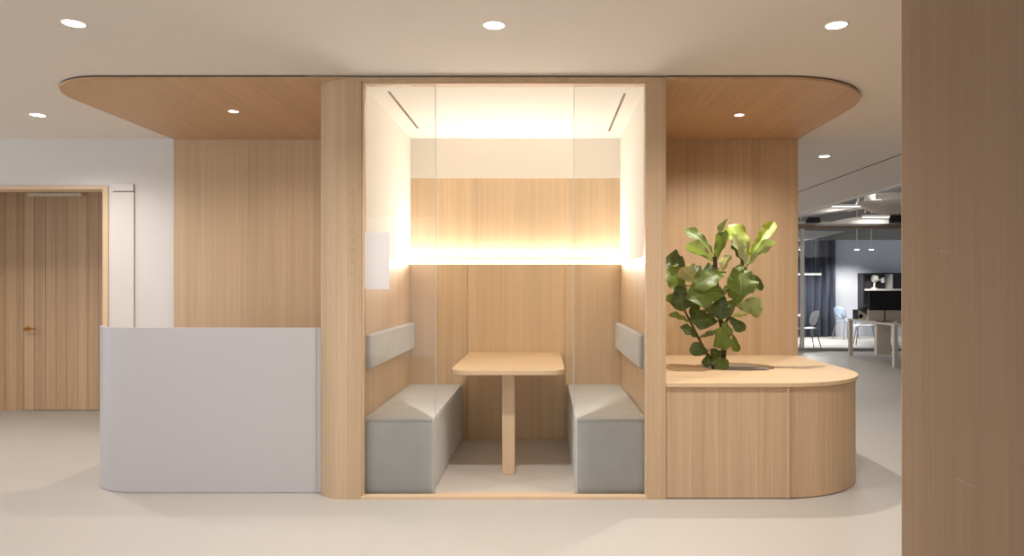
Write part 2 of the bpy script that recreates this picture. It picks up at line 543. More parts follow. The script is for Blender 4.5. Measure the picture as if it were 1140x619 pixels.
# glass
GY = 3.962
xl1 = (485 - 605) / F * GY
xr0 = (639 - 605) / F * GY
for x0, x1, e in ((-1.036, xl1, xl1), (xr0, 0.585, xr0)):
    g = obj('glass_pane', bx(x0, x1, GY - 0.005, GY + 0.005, 0.0185, 2.3855), M['glass'], booth)
    ed = BM(); box(ed, e - 0.0015, e + 0.0015, GY - 0.005, GY + 0.005, 0.0185, 2.3855)
    obj('glass_edge', ed, M['glass_edge'], g)
    if e == xl1:
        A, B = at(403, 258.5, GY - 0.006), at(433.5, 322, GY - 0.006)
        fo = obj('reflection_sheet', bx(A.x, B.x, GY - 0.0066, GY - 0.0054, B.z, A.z), M['reflection_sheet'], g)  # pale sheet stands in for a window reflection in the pane
        fo['label'] = 'white translucent sheet standing in for a reflection in the glass'
# engraved lettering
for ch, v in zip('ASTURIAS', (214.8, 225.5, 236.3, 247, 258, 268.5, 279.5, 291)):
    cu = bpy.data.curves.new('glyph', 'FONT'); cu.body = ch; cu.size = 0.052; cu.align_x = 'CENTER'; cu.align_y = 'CENTER'; cu.extrude = 0.0004
    tmp = bpy.data.objects.new('glyph', cu); C.objects.link(tmp)
    bpy.context.view_layer.update()
    me = bpy.data.meshes.new_from_object(tmp.evaluated_get(bpy.context.evaluated_depsgraph_get()))
    P = at(392.3, v, YF)
    me.transform(Matrix.Translation((P.x, YF - 0.0003, P.z)) @ Matrix.Rotation(PI / 2, 4, 'X'))
    bm = BM(); bm.from_mesh(me)
    bpy.data.objects.remove(tmp); bpy.data.curves.remove(cu); bpy.data.meshes.remove(me)
    lt = obj('letter', bm, M['engraved'], booth)
    lt['label'] = 'engraved capital ' + ch
P = at(392.0, 304.6, YF)
bm = BM()
y0, y1 = YF - 0.0007, YF + 0.0003
prof_ = [(-0.018, -0.0015), (0.018, -0.0015), (0.018, 0.0015), (0.0015, 0.0015), (0.0015, 0.010), (-0.0015, 0.010), (-0.0015, 0.0015), (-0.018, 0.0015)]
va = [bm.verts.new((P.x + a, y0, P.z + c)) for a, c in prof_]
vb = [bm.verts.new((P.x + a, y1, P.z + c)) for a, c in prof_]
bm.faces.new(va); bm.faces.new(vb[::-1])
for i in range(8):
    j = (i + 1) % 8
    bm.faces.new((va[i], vb[i], vb[j], va[j]))
obj('letter', bm, M['engraved'], booth)['label'] = 'engraved short bar with a small upright'

# ------------------------------------------------------------------ booth furniture
def bench(x0, x1, label):
    t = thing('bench', label, 'bench', ((x0 + x1) / 2, 4.7, 0.004), 'benches in the booth')
    y0, y1, zb, zt = 4.0, YI - 0.002, 0.005, 0.445
    obj('upholstered_base', bx(x0, x1, y0, y1, zb, zt - 0.016), M['fabric'], t, bevel=0.010, seg=3)
    obj('seat_pad', bx(x0, x1, y0, y1, zt - 0.016, zt), M['fabric'], t, bevel=0.0075, seg=3)
    return t


bench(XI0 + 0.003, -0.648, 'grey velvet bench on the left of the table, under a grey back cushion')
bench(0.192, XI1 - 0.003, 'grey velvet bench on the right of the table, next to the planter side wall')


def cushion(x0, x1, label):
    t = thing('back_cushion', label, 'cushion', ((x0 + x1) / 2, 4.02, 0.732), 'back cushions on the booth walls')
    y0, y1, z0, z1 = 4.02, YI - 0.012, 0.732, 0.937
    obj('pad', bx(x0, x1, y0, y1, z0, z1), M['fabric'], t, bevel=0.014, seg=4)
    xi = x1 if abs(x0 - XI0) < 0.02 else x0
    pts = []
    # welt seam round the inner face
    ins = 0.010
    loop = [(xi, y0 + ins, z0 + ins), (xi, y1 - ins, z0 + ins), (xi, y1 - ins, z1 - ins), (xi, y0 + ins, z1 - ins), (xi, y0 + ins, z0 + ins)]
    sgn = -1 if xi == x1 else 1
    loop = [(a + sgn * 0.0035, b, c) for a, b, c in loop]
    obj('welt', tube(BM(), loop, 0.0035, 6), M['fabric'], t, smooth=True)
    return t


cushion(XI0 + 0.001, XI0 + 0.046, 'long grey back cushion on the left booth wall')
cushion(XI1 - 0.047, XI1 - 0.001, 'long grey back cushion on the right booth wall')

tb = thing('booth_table', 'pale oak table with one square leg between the two benches', 'table', (-0.226, 4.46, 0.004))
xa, xb, yf = -0.225 - 0.360, -0.225 + 0.360, 4.24
r = 0.10
pts = arc(xa + r, yf + r, r, 180, 270, 12) + arc(xb - r, yf + r, r, 270, 360, 12) + [(xb, YI - 0.003), (xa, YI - 0.003)]
obj('tabletop', prism(BM(), pts, 0.668, 0.70), M['oak_across'], tb, bevel=0.003)
obj('leg', bx(-0.2675, -0.186, 4.415, 4.497, 0.0045, 0.6675), M['oak_pale'], tb, bevel=0.003)
obj('foot_plate', bx(-0.265, -0.1885, 4.4175, 4.4945, 0.0042, 0.012), M['dark'], tb)

# ------------------------------------------------------------------ oak wall panels
t = thing('wall_panel', 'wide oak wall panel behind the white reception desk', 'wall panel', ((XL - 1.33) / 2, YP, 0), 'oak wall panels')
obj('veneer_face', bx(XL, -1.332, YP, YP + 0.02, 0, 2.4055), M['oak'], t, bevel=0.002)
obj('batten', bx(XL + 0.012, -1.34, YP + 0.0205, YB - 0.001, 0.0, 2.404), M['oak_pale'], t)
t = thing('wall_panel', 'oak wall panel behind the potted fig', 'wall panel', ((XR + 0.7) / 2, YP, 0), 'oak wall panels')
obj('veneer_face', bx(0.7045, XR, YP, YP + 0.02, 0, 2.4055), M['oak'], t, bevel=0.002)
obj('batten', bx(0.71, XR - 0.002, YP + 0.0205, YB - 0.001, 0.0, 2.404), M['oak_pale'], t)

# ------------------------------------------------------------------ canopies
ZC = 2.406
RC = 0.66


def canopy(left, label):
    x_in = -1.331 if left else 0.7035
    t = thing('canopy', label, 'canopy', ((x_in + (XL if left else XR)) / 2, (YF + YP) / 2, ZC), 'oak canopies beside the booth')
    if left:
        # follows the rounded corner of the booth wall
        rim = [(-1.129 - math.cos(a) * (R_ + 0.001), YF + R_ - math.sin(a) * (R_ + 0.001)) for a in [i * PI / 2 / 12 for i in range(13)]]
        rl = 0.43
        pts = arc(XL + rl, YF + rl, rl, 180, 270, 28) + rim[::-1] + [(x_in, YP + 0.085), (XL, YP + 0.085)]
    else:
        pts = [(x_in, YP + 0.085), (x_in, YF)] + arc(XR - RC, YF + RC, RC, 270, 360, 28) + [(XR, YP + 0.085)]
    obj('board', prism(BM(), pts, ZC, ZC + 0.016), M['oak_depth'], t, bevel=0.001)
    # recessed dark spacer between board and ceiling
    cx = sum(p[0] for p in pts) / len(pts); cy = sum(p[1] for p in pts) / len(pts)
    q = [(cx + (a - cx) * 0.99, cy + (b - cy) * 0.99) for a, b in pts]
    if left:
        q = [(min(a, -1.36), b) for a, b in q]
        q2 = []
        for v in q:
            if not q2 or (abs(v[0] - q2[-1][0]) + abs(v[1] - q2[-1][1])) > 1e-4:
                q2.append(v)
        q = q2
    obj('shadow_gap', prism(BM(), q, ZC + 0.0162, H - 0.0005), M['dark'], t)
    return t


canopy(True, 'oak canopy with a rounded corner above the white reception desk')
canopy(False, 'oak canopy with a rounded corner above the planter')

# ------------------------------------------------------------------ planter cabinet
pl = thing('planter_cabinet', 'curved oak planter cabinet with a round planting hole', 'planter', (1.35, 4.7, 0))
RP = 0.66
ZP = 0.667
XQ = 2.036


def p_outline(g):
    """outline set back by g"""
    x0 = 0.7035
    return [(x0, YP - 0.001), (x0, YF + g)] + arc(XQ - RP, YF + RP, RP - g, 270, 360, 32) + [(XQ - g, YP - 0.001)]


HX, HY, HR = 1.338, 4.73, 0.25
hole = [(HX + HR * math.cos(2 * PI * i / 56), HY + HR * math.sin(2 * PI * i / 56)) for i in range(56)]
obj('worktop', holed_prism(BM(), p_outline(-0.004)[0:1] + p_outline(-0.004)[1:], hole, ZP - 0.022, ZP), M['oak_across'], pl)


def wall_strip(path, th, z0, z1):
    """vertical board following a plan path, thickened towards the inside (left of travel)"""
    n = len(path); out = []
    for i in range(n):
        a = Vector(path[max(i - 1, 0)]); b = Vector(path[min(i + 1, n - 1)])
        dd = (b - a).normalized()
        nrm = Vector((-dd.y, dd.x))
        out.append((path[i][0] + nrm.x * th, path[i][1] + nrm.y * th))
    return prism(BM(), list(path) + out[::-1], z0, z1)


g = 0.010
zc1 = ZP - 0.024
xs = (878 - 605) / F * YF
obj('front_panel', bx(0.7045, xs - 0.0012, YF + g, YF + g + 0.02, 0.006, zc1), M['oak'], pl)
obj('curved_panel', wall_strip([(xs + 0.0012, YF + g)] + arc(XQ - RP, YF + RP, RP - g, 271, 360, 32), 0.02, 0.006, zc1), M['oak'], pl, smooth=True)
obj('side_panel', bx(XQ - g - 0.02, XQ - g, YF + RP + 0.002, YP - 0.002, 0.006, zc1), M['oak'], pl)
gq = 0.045
path = [(0.71, YF + gq)] + arc(XQ - RP, YF + RP, RP - gq, 270, 360, 24) + [(XQ - gq, YP - 0.004)]
obj('plinth', wall_strip(path, 0.015, 0.0, 0.0058), M['dark'], pl)
prof = [(HR - 0.004, ZP - 0.0225), (HR - 0.02, ZP - 0.30), (0.0, ZP - 0.30), (0.0, ZP - 0.31), (HR - 0.012, ZP - 0.31), (HR + 0.004, ZP - 0.0225)]
obj('liner', lathe(BM(), prof, HX, HY, 56), M['pot'], pl, smooth=True)
ring = [(HX + HR * math.cos(2 * PI * i / 56), HY + HR * math.sin(2 * PI * i / 56)) for i in range(56)]
sm = BM()
soil_prof = [(0.0, ZP - 0.013), (0.08, ZP - 0.011), (0.16, ZP - 0.015), (HR - 0.0095, ZP - 0.017), (HR - 0.012, ZP - 0.09), (0.0, ZP - 0.09)]
lathe(sm, soil_prof, HX, HY, 56)
so = obj('soil', sm, M['soil'], pl, smooth=True)

# ------------------------------------------------------------------ fig
YPL = 4.70
plant = thing('potted_fig', 'leafy green fiddle leaf fig growing from the planter hole', 'plant', (1.25, YPL, ZP - 0.028))
PROF = [(0, 0.05), (0.08, 0.24), (0.2, 0.46), (0.33, 0.60), (0.45, 0.70), (0.58, 0.88), (0.70, 1.0), (0.80, 0.97), (0.89, 0.76), (0.95, 0.46), (1.0, 0.03)]


def prof(t):
    for (t0, w0), (t1, w1) in zip(PROF, PROF[1:]):
        if t <= t1:
            return w0 + (w1 - w0) * (t - t0) / (t1 - t0)
    return 0.03


def leaf(bm, uvl, base, tip, width, roll, fold=0.25, curl=0.1, mi=0, seed=0):
    rnd = random.Random(seed)
    ax = tip - base
    Ln = ax.length
    a = ax.normalized()
    view = Vector((0.25, -1, 0.0))
    side = a.cross(view).normalized()
    nrm = side.cross(a).normalized()          # towards the viewer
    q = Matrix.Rotation(math.radians(roll), 3, a)
    side = q @ side; nrm = q @ nrm
    if nrm.z < -0.15:      # upper face looks up
        nrm = -nrm; side = -side
    NT, NS = 18, 8
    ph = rnd.uniform(0, 6); fr = rnd.uniform(13, 19)
    grid = []
    for i in range(NT + 1):
        t = i / NT
        hw = prof(t) * width / 2
        c = base + a * (Ln * t) + nrm * (curl * Ln * (4 * t * (1 - t)) * 0.5 - curl * Ln * 0.5 * t * t)
        row = []
        for j in range(NS + 1):
            v = -1 + 2 * j / NS
            wv = 0.085 * width * abs(v) ** 2 * math.sin(fr * t + ph + (1.3 if v > 0 else 0))
            pnt = c + side * (hw * v * (1 - 0.12 * abs(fold))) + nrm * (fold * hw * (abs(v) ** 1.3) + wv)
            row.append((bm.verts.new(pnt), t, v))
        grid.append(row)
    for i in range(NT):
        for j in range(NS):
            q4 = (grid[i][j], grid[i][j + 1], grid[i + 1][j + 1], grid[i + 1][j])
            f = bm.faces.new([k[0] for k in q4])
            f.material_index = mi
            f.smooth = True
            f.normal_update()
            if f.normal.dot(nrm) < 0:
                f.normal_flip()
            for lp in f.loops:
                for vv, t, v in q4:
                    if vv is lp.vert:
                        lp[uvl].uv = (t, v)
                        break


def pp(u, v, dy=0.0):
    return at(u, v, YPL + dy)


zs = ZP - 0.005
stems = {
    'A': [(804.5, 416, 0), (805, 400, 0), (806, 384, 0), (804, 365, 0.01), (800, 345, 0.02), (798, 320, 0.02), (796.5, 300, 0.0), (796, 286, -0.02)],
    'B': [(795, 415, -0.03), (792, 402, -0.03), (786.5, 392.7, -0.04), (777, 375, -0.05), (769, 359, -0.05), (761.5, 344, -0.05), (757, 328, -0.03), (756, 312, 0.0)],
    'C': [(804, 366, 0.012), (811, 354, 0.0), (816, 344, -0.01), (820, 332, -0.01), (826, 315, 0.0), (830, 300, 0.0), (832, 290, 0.0)],
}
rad = {'A': (0.020, 0.0135), 'B': (0.011, 0.0055), 'C': (0.0115, 0.006)}
# tip u, tip v, base u, base v, width px, depth tip, depth base, roll, fold, curl, mat, stem   (mat 0 mid, 1 dark, 2 backlit)
LV = [
    (761, 254, 793, 281, 15, 0.06, 0.0, 25, 0.35, 0.15, 0, 'A'),
    (765, 270, 796, 291, 15, -0.10, -0.01, -35, 0.35, 0.1, 0, 'A'),
    (809, 243, 797, 290, 13, 0.05, 0.0, 50, 0.6, 0.05, 0, 'A'),
    (808, 256, 796, 292, 13, -0.05, -0.01, -45, 0.5, 0.05, 0, 'A'),
    (812, 249, 833, 288, 23, 0.05, 0.01, 10, 0.25, 0.15, 2, 'C'),
    (816, 260, 831, 298, 16, -0.06, -0.02, 18, 0.3, 0.08, 4, 'C'),
    (863, 246, 833, 286, 13, 0.04, 0.0, -35, 0.5, 0.08, 2, 'C'),
    (863, 268, 832, 296, 16, -0.03, -0.01, 30, 0.35, 0.12, 0, 'C'),
    (816, 271, 829, 299, 14, 0.06, 0.02, 20, 0.3, 0.1, 1, 'C'),
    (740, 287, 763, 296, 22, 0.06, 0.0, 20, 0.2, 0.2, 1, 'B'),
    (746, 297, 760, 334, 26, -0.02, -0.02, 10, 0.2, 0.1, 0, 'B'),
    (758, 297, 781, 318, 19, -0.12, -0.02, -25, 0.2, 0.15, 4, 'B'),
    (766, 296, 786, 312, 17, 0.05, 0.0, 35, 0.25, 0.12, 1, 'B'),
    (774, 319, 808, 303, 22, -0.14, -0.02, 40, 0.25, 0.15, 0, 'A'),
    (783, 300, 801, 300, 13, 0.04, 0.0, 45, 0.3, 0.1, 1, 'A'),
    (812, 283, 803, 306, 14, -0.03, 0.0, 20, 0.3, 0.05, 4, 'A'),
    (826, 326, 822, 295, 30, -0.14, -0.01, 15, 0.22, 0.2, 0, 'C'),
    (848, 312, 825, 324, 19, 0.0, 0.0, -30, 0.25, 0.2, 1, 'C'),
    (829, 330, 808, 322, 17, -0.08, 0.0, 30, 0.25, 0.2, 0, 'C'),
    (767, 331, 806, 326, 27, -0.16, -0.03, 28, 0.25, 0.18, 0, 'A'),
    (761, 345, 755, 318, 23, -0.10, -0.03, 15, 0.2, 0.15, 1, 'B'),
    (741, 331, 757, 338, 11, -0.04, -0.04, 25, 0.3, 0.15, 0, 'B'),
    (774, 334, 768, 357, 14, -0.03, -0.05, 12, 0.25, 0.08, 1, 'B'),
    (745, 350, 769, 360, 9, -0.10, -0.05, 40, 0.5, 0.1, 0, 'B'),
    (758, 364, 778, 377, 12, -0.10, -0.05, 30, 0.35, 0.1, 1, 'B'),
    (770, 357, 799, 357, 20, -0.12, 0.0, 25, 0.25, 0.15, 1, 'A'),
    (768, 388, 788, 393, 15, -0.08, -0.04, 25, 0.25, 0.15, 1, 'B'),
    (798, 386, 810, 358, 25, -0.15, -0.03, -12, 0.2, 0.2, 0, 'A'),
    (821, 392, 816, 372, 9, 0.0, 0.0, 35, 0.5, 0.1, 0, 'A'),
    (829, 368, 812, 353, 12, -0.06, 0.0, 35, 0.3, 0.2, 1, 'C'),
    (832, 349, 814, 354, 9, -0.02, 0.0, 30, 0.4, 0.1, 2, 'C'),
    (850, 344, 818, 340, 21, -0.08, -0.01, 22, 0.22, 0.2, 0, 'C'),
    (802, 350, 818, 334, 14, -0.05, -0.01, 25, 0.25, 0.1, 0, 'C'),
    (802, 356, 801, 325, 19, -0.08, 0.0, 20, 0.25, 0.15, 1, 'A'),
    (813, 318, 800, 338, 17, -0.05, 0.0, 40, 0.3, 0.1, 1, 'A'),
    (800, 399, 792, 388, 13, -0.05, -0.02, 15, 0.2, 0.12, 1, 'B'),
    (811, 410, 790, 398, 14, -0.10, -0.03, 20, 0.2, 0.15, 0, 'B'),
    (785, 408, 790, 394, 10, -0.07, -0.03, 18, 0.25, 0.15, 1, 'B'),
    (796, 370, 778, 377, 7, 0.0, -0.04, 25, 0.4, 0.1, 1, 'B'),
    (772, 308, 799, 318, 20, 0.10, 0.02, 30, 0.2, 0.15, 1, 'A'),
    (838, 325, 824, 318, 16, 0.10, 0.02, 30, 0.2, 0.15, 1, 'C'),
    (785, 345, 800, 335, 15, 0.10, 0.02, 30, 0.2, 0.15, 1, 'A'),
]
stem_pts = {}
for key in ('A', 'B', 'C'):
    P3 = [pp(*q) for q in stems[key]]
    # smooth the path
    fine = []
    for i in range(len(P3) - 1):
        p0 = P3[max(i - 1, 0)]; p1 = P3[i]; p2 = P3[i + 1]; p3 = P3[min(i + 2, len(P3) - 1)]
        for s in range(4):
            t = s / 4
            fine.append(0.5 * ((2 * p1) + (p2 - p0) * t + (2 * p0 - 5 * p1 + 4 * p2 - p3) * t * t + (3 * p1 - p0 - 3 * p2 + p3) * t ** 3))
    fine.append(P3[-1])
    if key in 'AB':
        fine[0] = Vector((fine[0].x, fine[0].y, zs - 0.01))
    stem_pts[key] = fine
    r0, r1 = rad[key]
    n = len(fine)
    so = obj('stem', tube(BM(), fine, [r0 + (r1 - r0) * i / (n - 1) for i in range(n)], 10), M['bark'] if key == 'A' else M['stem'], plant, smooth=True)
    so['label'] = {'A': 'thick brown main trunk', 'B': 'thin brown stem leaning left', 'C': 'side branch rising to the right'}[key]
    bm = BM()
    uvl = bm.loops.layers.uv.new('UVMap')
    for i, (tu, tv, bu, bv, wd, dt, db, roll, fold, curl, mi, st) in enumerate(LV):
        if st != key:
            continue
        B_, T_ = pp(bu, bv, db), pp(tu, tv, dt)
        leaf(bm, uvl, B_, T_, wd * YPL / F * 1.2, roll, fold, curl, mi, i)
        near = min(fine, key=lambda q: (q - B_).length + max(0, q.z - B_.z) * 1.5)
        if (near - B_).length > 0.004:
            nf = len(bm.faces)
            tube(bm, [near, (near + B_) / 2 + Vector((0, 0, 0.004)), B_ + (T_ - B_) * 0.05], [0.004, 0.0035, 0.003], 6)
            bm.faces.ensure_lookup_table()
            for f in bm.faces[nf:]:
                f.material_index = 3
                f.smooth = True
    # keep the leaf faces' own orientation (upper side / underside)
    bmesh.ops.translate(bm, verts=bm.verts[:], vec=-wloc(so))
    me = bpy.data.meshes.new('foliage'); bm.to_mesh(me); bm.free()
    for mm in (M['leaf'], M['leaf_dark'], M['leaf_backlit'], M['stem'], M['leaf_under_sheen']):
        me.materials.append(mm)
    fo = bpy.data.objects.new('foliage', me); C.objects.link(fo); fo.parent = so

# ------------------------------------------------------------------ reception desk
rd = thing('reception_desk', 'pale grey white reception desk with a rounded left corner', 'reception desk', (-2.0, 4.4, 0))
rr = 0.385
YD, ZD = 4.03, 0.976
cxd = -2.41
arc_l = arc(cxd, YD + rr, rr, 203, 269, 24)
path = arc_l + [((352.5 - 605) / F * YD, YD)]
obj('front_panel', wall_strip(path, 0.03, 0.003, ZD), M['desk'], rd, smooth=True)
xe = (352.8 - 605) / F * YD
obj('end_panel', prism(BM(), [(xe, YD), (-1.3135, YD), (-1.3245, YD + 0.03), (xe, YD + 0.03)], 0.003, ZD), M['desk'], rd)
pk = arc(cxd, YD + rr, rr - 0.02, 203, 269, 20) + [(-1.33, YD + 0.02)]
obj('plinth', wall_strip(pk, 0.015, 0.0, 0.0028), M['fabric_dark'], rd)
wt = [(-1.335, YD + 0.032), (-1.335, 4.75), (cxd - rr + 0.033, 4.75)] + [(a, b) for a, b in arc(cxd, YD + rr, rr - 0.033, 180, 270, 20)]
obj('worktop', prism(BM(), wt, 0.70, 0.73), M['desk_beige'], rd)
obj('side_panel', bx(cxd - rr + 0.034, cxd - rr + 0.06, YD + rr + 0.02, 4.748, 0.0, 0.6995), M['desk'], rd)
obj('support_panel', bx(-1.42, -1.39, YD + 0.05, 4.72, 0.0, 0.6995), M['desk'], rd)

# white service panel between doorway and oak panel
ap = thing('utility_cupboard', 'narrow white flush utility cupboard on the wall beside the doorway', 'cupboard', (-3.44, YB, 0))
x0, x1 = at(126.5, 0, YB).x, at(150, 0, YB).x
zb_ = EYE + (319 - 213.5) * YB / F
zt_ = EYE + (319 - 205) * YB / F
obj('door', bx(x0, x1, YB - 0.016, YB - 0.0005, 0.01, zb_ - 0.004), M['panel_paint'], ap, bevel=0.002)
obj('header', bx(x0, x1, YB - 0.022, YB - 0.0005, zb_ + 0.004, zt_), M['panel_paint'], ap, bevel=0.002)
obj('joint', bx(x0, x1, YB - 0.008, YB - 0.0006, zb_ - 0.0038, zb_ + 0.0038), M['slot'], ap)

# ------------------------------------------------------------------ downlights
def downlight(x, y, z, label, r=0.046, energy=60, size=150, blend=1.0, col=(1.0, 0.935, 0.86), group='recessed ceiling downlights'):
    t = thing('downlight', label, 'downlight', (x, y, z), group)
    prof = [(r, z + 0.0005), (r, z - 0.002), (r + 0.006, z - 0.003), (r + 0.009, z - 0.0005), (r + 0.009, z + 0.0005)]
    obj('trim_ring', lathe(BM(), prof, x, y, 32), M['white_metal'], t, smooth=True)
    obj('lens', lathe(BM(), [(0, z + 0.0003), (r - 0.0005, z + 0.0003), (r - 0.0005, z - 0.001), (0, z - 0.0012)], x, y, 32), M['lens'], t)
    l = bpy.data.lights.new('downlight_beam', 'SPOT')
    l.energy = energy; l.spot_size = math.radians(size); l.spot_blend = blend; l.shadow_soft_size = r * 0.8; l.color = col
    lo = bpy.data.objects.new('downlight_beam', l); C.objects.link(lo)
    lo.parent = t; lo.location = (0, 0, -0.012)
    return t


EC = 76
for u, v, lab in ((82, 26, 'round white ceiling downlight, top left of the picture above the desk side'), (550, 28, 'round white ceiling downlight in front of the booth centre'),
                  (931, 28, 'round white ceiling downlight in front of the planter canopy'), (42, 128, 'round white ceiling downlight nearest the doorway on the left'),
                  (918, 174, 'round white ceiling downlight between the planter and the office')):
    Y = (H - EYE) * F / (319 - v)
    downlight((u - 605) / F * Y, Y, H, lab, energy=EC * ({42: 1.2, 550: 1.7}.get(u, 1.05)))
downlight(-5.6, 4.87, H, 'added unseen round white ceiling downlight further left in front of the doorway', energy=EC * 1.5)  # added out of view to brighten the left floor
downlight(3.5, 3.3, H, 'added unseen round white ceiling downlight right of the planter, behind the oak wall end', energy=EC * 1.2)  # added out of view to brighten the right floor and planter
# added row outside the camera's view, lights the booth and front floor
for x in (-2.2, -0.23):
    downlight(x, 1.3, H, 'added unseen round white ceiling downlight in the row nearer the camera, ' + ('desk side' if x < -1 else 'booth side'), energy=EC * (1.7 if x == -0.23 else 0.8))
for y, lab in ((9.0, 'added unseen round white ceiling downlight deep in the passage, nearer one'), (11.3, 'added unseen round white ceiling downlight deep in the passage, by the glass partition')):
    downlight(2.75, y, H, lab, energy=150)  # added hidden lamps, lift the passage floor and ceiling
for u, v, lab in ((260, 124, 'small round downlight in the left oak canopy'), (823, 128, 'small round downlight in the right oak canopy above the fig')):
    Y = (ZC - EYE) * F / (319 - v)
    downlight((u - 605) / F * Y, Y, ZC, lab, r=0.03, energy=38 if u < 600 else 95, size=150, blend=1.0, col=(1.0, 0.91, 0.79), group='downlights in the oak canopies')

# ------------------------------------------------------------------ glazed office beyond
YG = 12.9
gp = thing('glass_partition', 'glazed office partition with slim rails far right', 'glass partition', (6.5, YG, 0))
obj('bottom_rail', bx(2.2, 11.9, YG - 0.03, YG + 0.03, 0.001, 0.06), M['fabric_dark'], gp)
obj('top_rail', bx(2.2, 11.9, YG - 0.05, YG + 0.045, 2.31, 2.395), M['rail'], gp)
obj('head_panel', bx(2.2, 11.9, YG - 0.03, YG + 0.03, 2.3955, 2.445), M['white_metal'], gp)
for u in (893, 1060):
    xx = (u - 605) / F * YG
    obj('post', bx(xx - 0.03, xx + 0.03, YG - 0.03, YG + 0.03, 0.0605, 2.3095), M['white_metal'], gp)
for x0, x1 in ((2.2, 4.852), (4.925, 7.69), (7.76, 11.9)):
    obj('pane', bx(x0, x1, YG - 0.006, YG + 0.006, 0.061, 2.3092), M['office_glass'], gp)

# curtain
bm = BM()
cx0, cx1 = 4.6, at(931, 0, 16.4).x
n = 140
ra, rb = [], []
for i in range(n + 1):
    t = i / n
    xx = cx0 + (cx1 - cx0) * t
    yy = 16.45 + 0.07 * math.sin(t * 88) + 0.02 * math.sin(t * 31)
    ra.append(bm.verts.new((xx, yy, 0.02))); rb.append(bm.verts.new((xx, yy * 0.6 + 16.45 * 0.4, 2.34)))
for i in range(n):
    bm.faces.new((ra[i], ra[i + 1], rb[i + 1], rb[i]))
cu = obj('curtain', bm, M['curtain'], smooth=True)
cu.modifiers.new('solid', 'SOLIDIFY').thickness = 0.004
tag(cu, 'dark slate pleated curtain in the glazed room', 'curtain')
cr = obj('curtain_track', bx(cx0 - 0.1, cx1 + 0.05, 16.43, 16.47, 2.345, 2.40), M['steel'], cu, world=True)
obj('bracket', bx(cx0 - 0.1, cx1 + 0.05, 16.44, 16.699, 2.4005, 2.42), M['steel'], cu)


def office_chair(x, y, rot, mat, label, sc=1.0, z0=0.0):
    """light shell chair on four tube legs; front along local +x"""
    t = thing('chair', label, 'chair', (x, y, z0), 'chairs in the glazed office')
    t.rotation_euler = (0, 0, rot); t.scale = (sc, sc, sc)
    bm = BM()
    nn = 8
    rows = []
    for i in range(nn + 1):
        a = i / nn
        xx = -0.20 + 0.42 * a
        hw = 0.20 * (1 - 0.25 * (2 * a - 1) ** 4)
        zz = 0.44 - 0.02 * math.sin(a * PI) - (0.03 * max(0, a - 0.8) * 5)
        rows.append([bm.verts.new((xx, -hw + 2 * hw * j / 6, zz + 0.012 * (2 * j / 6 - 1) ** 2)) for j in range(7)])
    for r0, r1 in zip(rows, rows[1:]):
        for j in range(6):
            bm.faces.new((r0[j], r0[j + 1], r1[j + 1], r1[j]))
    o = obj('seat', bm, mat, t, smooth=True, world=False); o.modifiers.new('s', 'SOLIDIFY').thickness = 0.014
    bm = BM(); rows = []
    for i in range(nn + 1):
        a = i / nn
        hw = 0.20 * math.sqrt(max(0.05, 1 - (2 * a - 1) ** 4 * 0.9))
        zz = 0.50 + 0.30 * a
        rows.append([bm.verts.new((-0.19 - 0.09 * a + 0.05 * (2 * j / 6 - 1) ** 2, -hw + 2 * hw * j / 6, zz)) for j in range(7)])
    for r0, r1 in zip(rows, rows[1:]):
        for j in range(6):
            bm.faces.new((r0[j], r0[j + 1], r1[j + 1], r1[j]))
    o = obj('backrest', bm, mat, t, smooth=True, world=False); o.modifiers.new('s', 'SOLIDIFY').thickness = 0.014
    for sx, sy in ((1, 1), (1, -1), (-1, 1), (-1, -1)):
        pts = [(sx * 0.22 - 0.01, sy * 0.20, 0.008), (sx * 0.15, sy * 0.14, 0.425)]
        if sx < 0:
            pts = [(-0.25, sy * 0.20, 0.008), (-0.16, sy * 0.14, 0.42), (-0.21, sy * 0.13, 0.52), (-0.245, sy * 0.12, 0.62)]
        obj('leg', tube(BM(), pts, 0.011, 8), M['steel'], t, smooth=True, world=False)
    return t


c0 = at(897, 388, 13.45)
office_chair(c0.x, 13.45, PI, M['chair_white'], 'white shell chair left of the glazed room, in front of the dark curtain', 0.93)
c1 = at(942, 380, 15.9)
office_chair(c1.x, 15.9, 0.3, M['chair_blue'], 'blue grey shell chair standing beyond the corner of the office desk', 0.95)
c2 = at(963, 381, 14.3)
office_chair(c2.x, 14.3, PI - 0.3, M['chair_white'], 'white shell chair beyond the glass, partly behind the storage box', 0.95)

# meeting table just showing behind the passage corner
mt = thing('meeting_table', 'white round meeting table edge beside the white chair', 'table', (4.42, 14.0, 0))
obj('tabletop', lathe(BM(), [(0, 0.615), (0.87, 0.615), (0.88, 0.63), (0.87, 0.645), (0, 0.645)], 4.42, 14.0, 48), M['chair_white'], mt, smooth=True)
obj('pedestal', lathe(BM(), [(0.0, 0.001), (0.32, 0.001), (0.31, 0.02), (0.05, 0.05), (0.045, 0.6145), (0, 0.6145)], 4.42, 14.0, 32), M['white_metal'], mt, smooth=True)

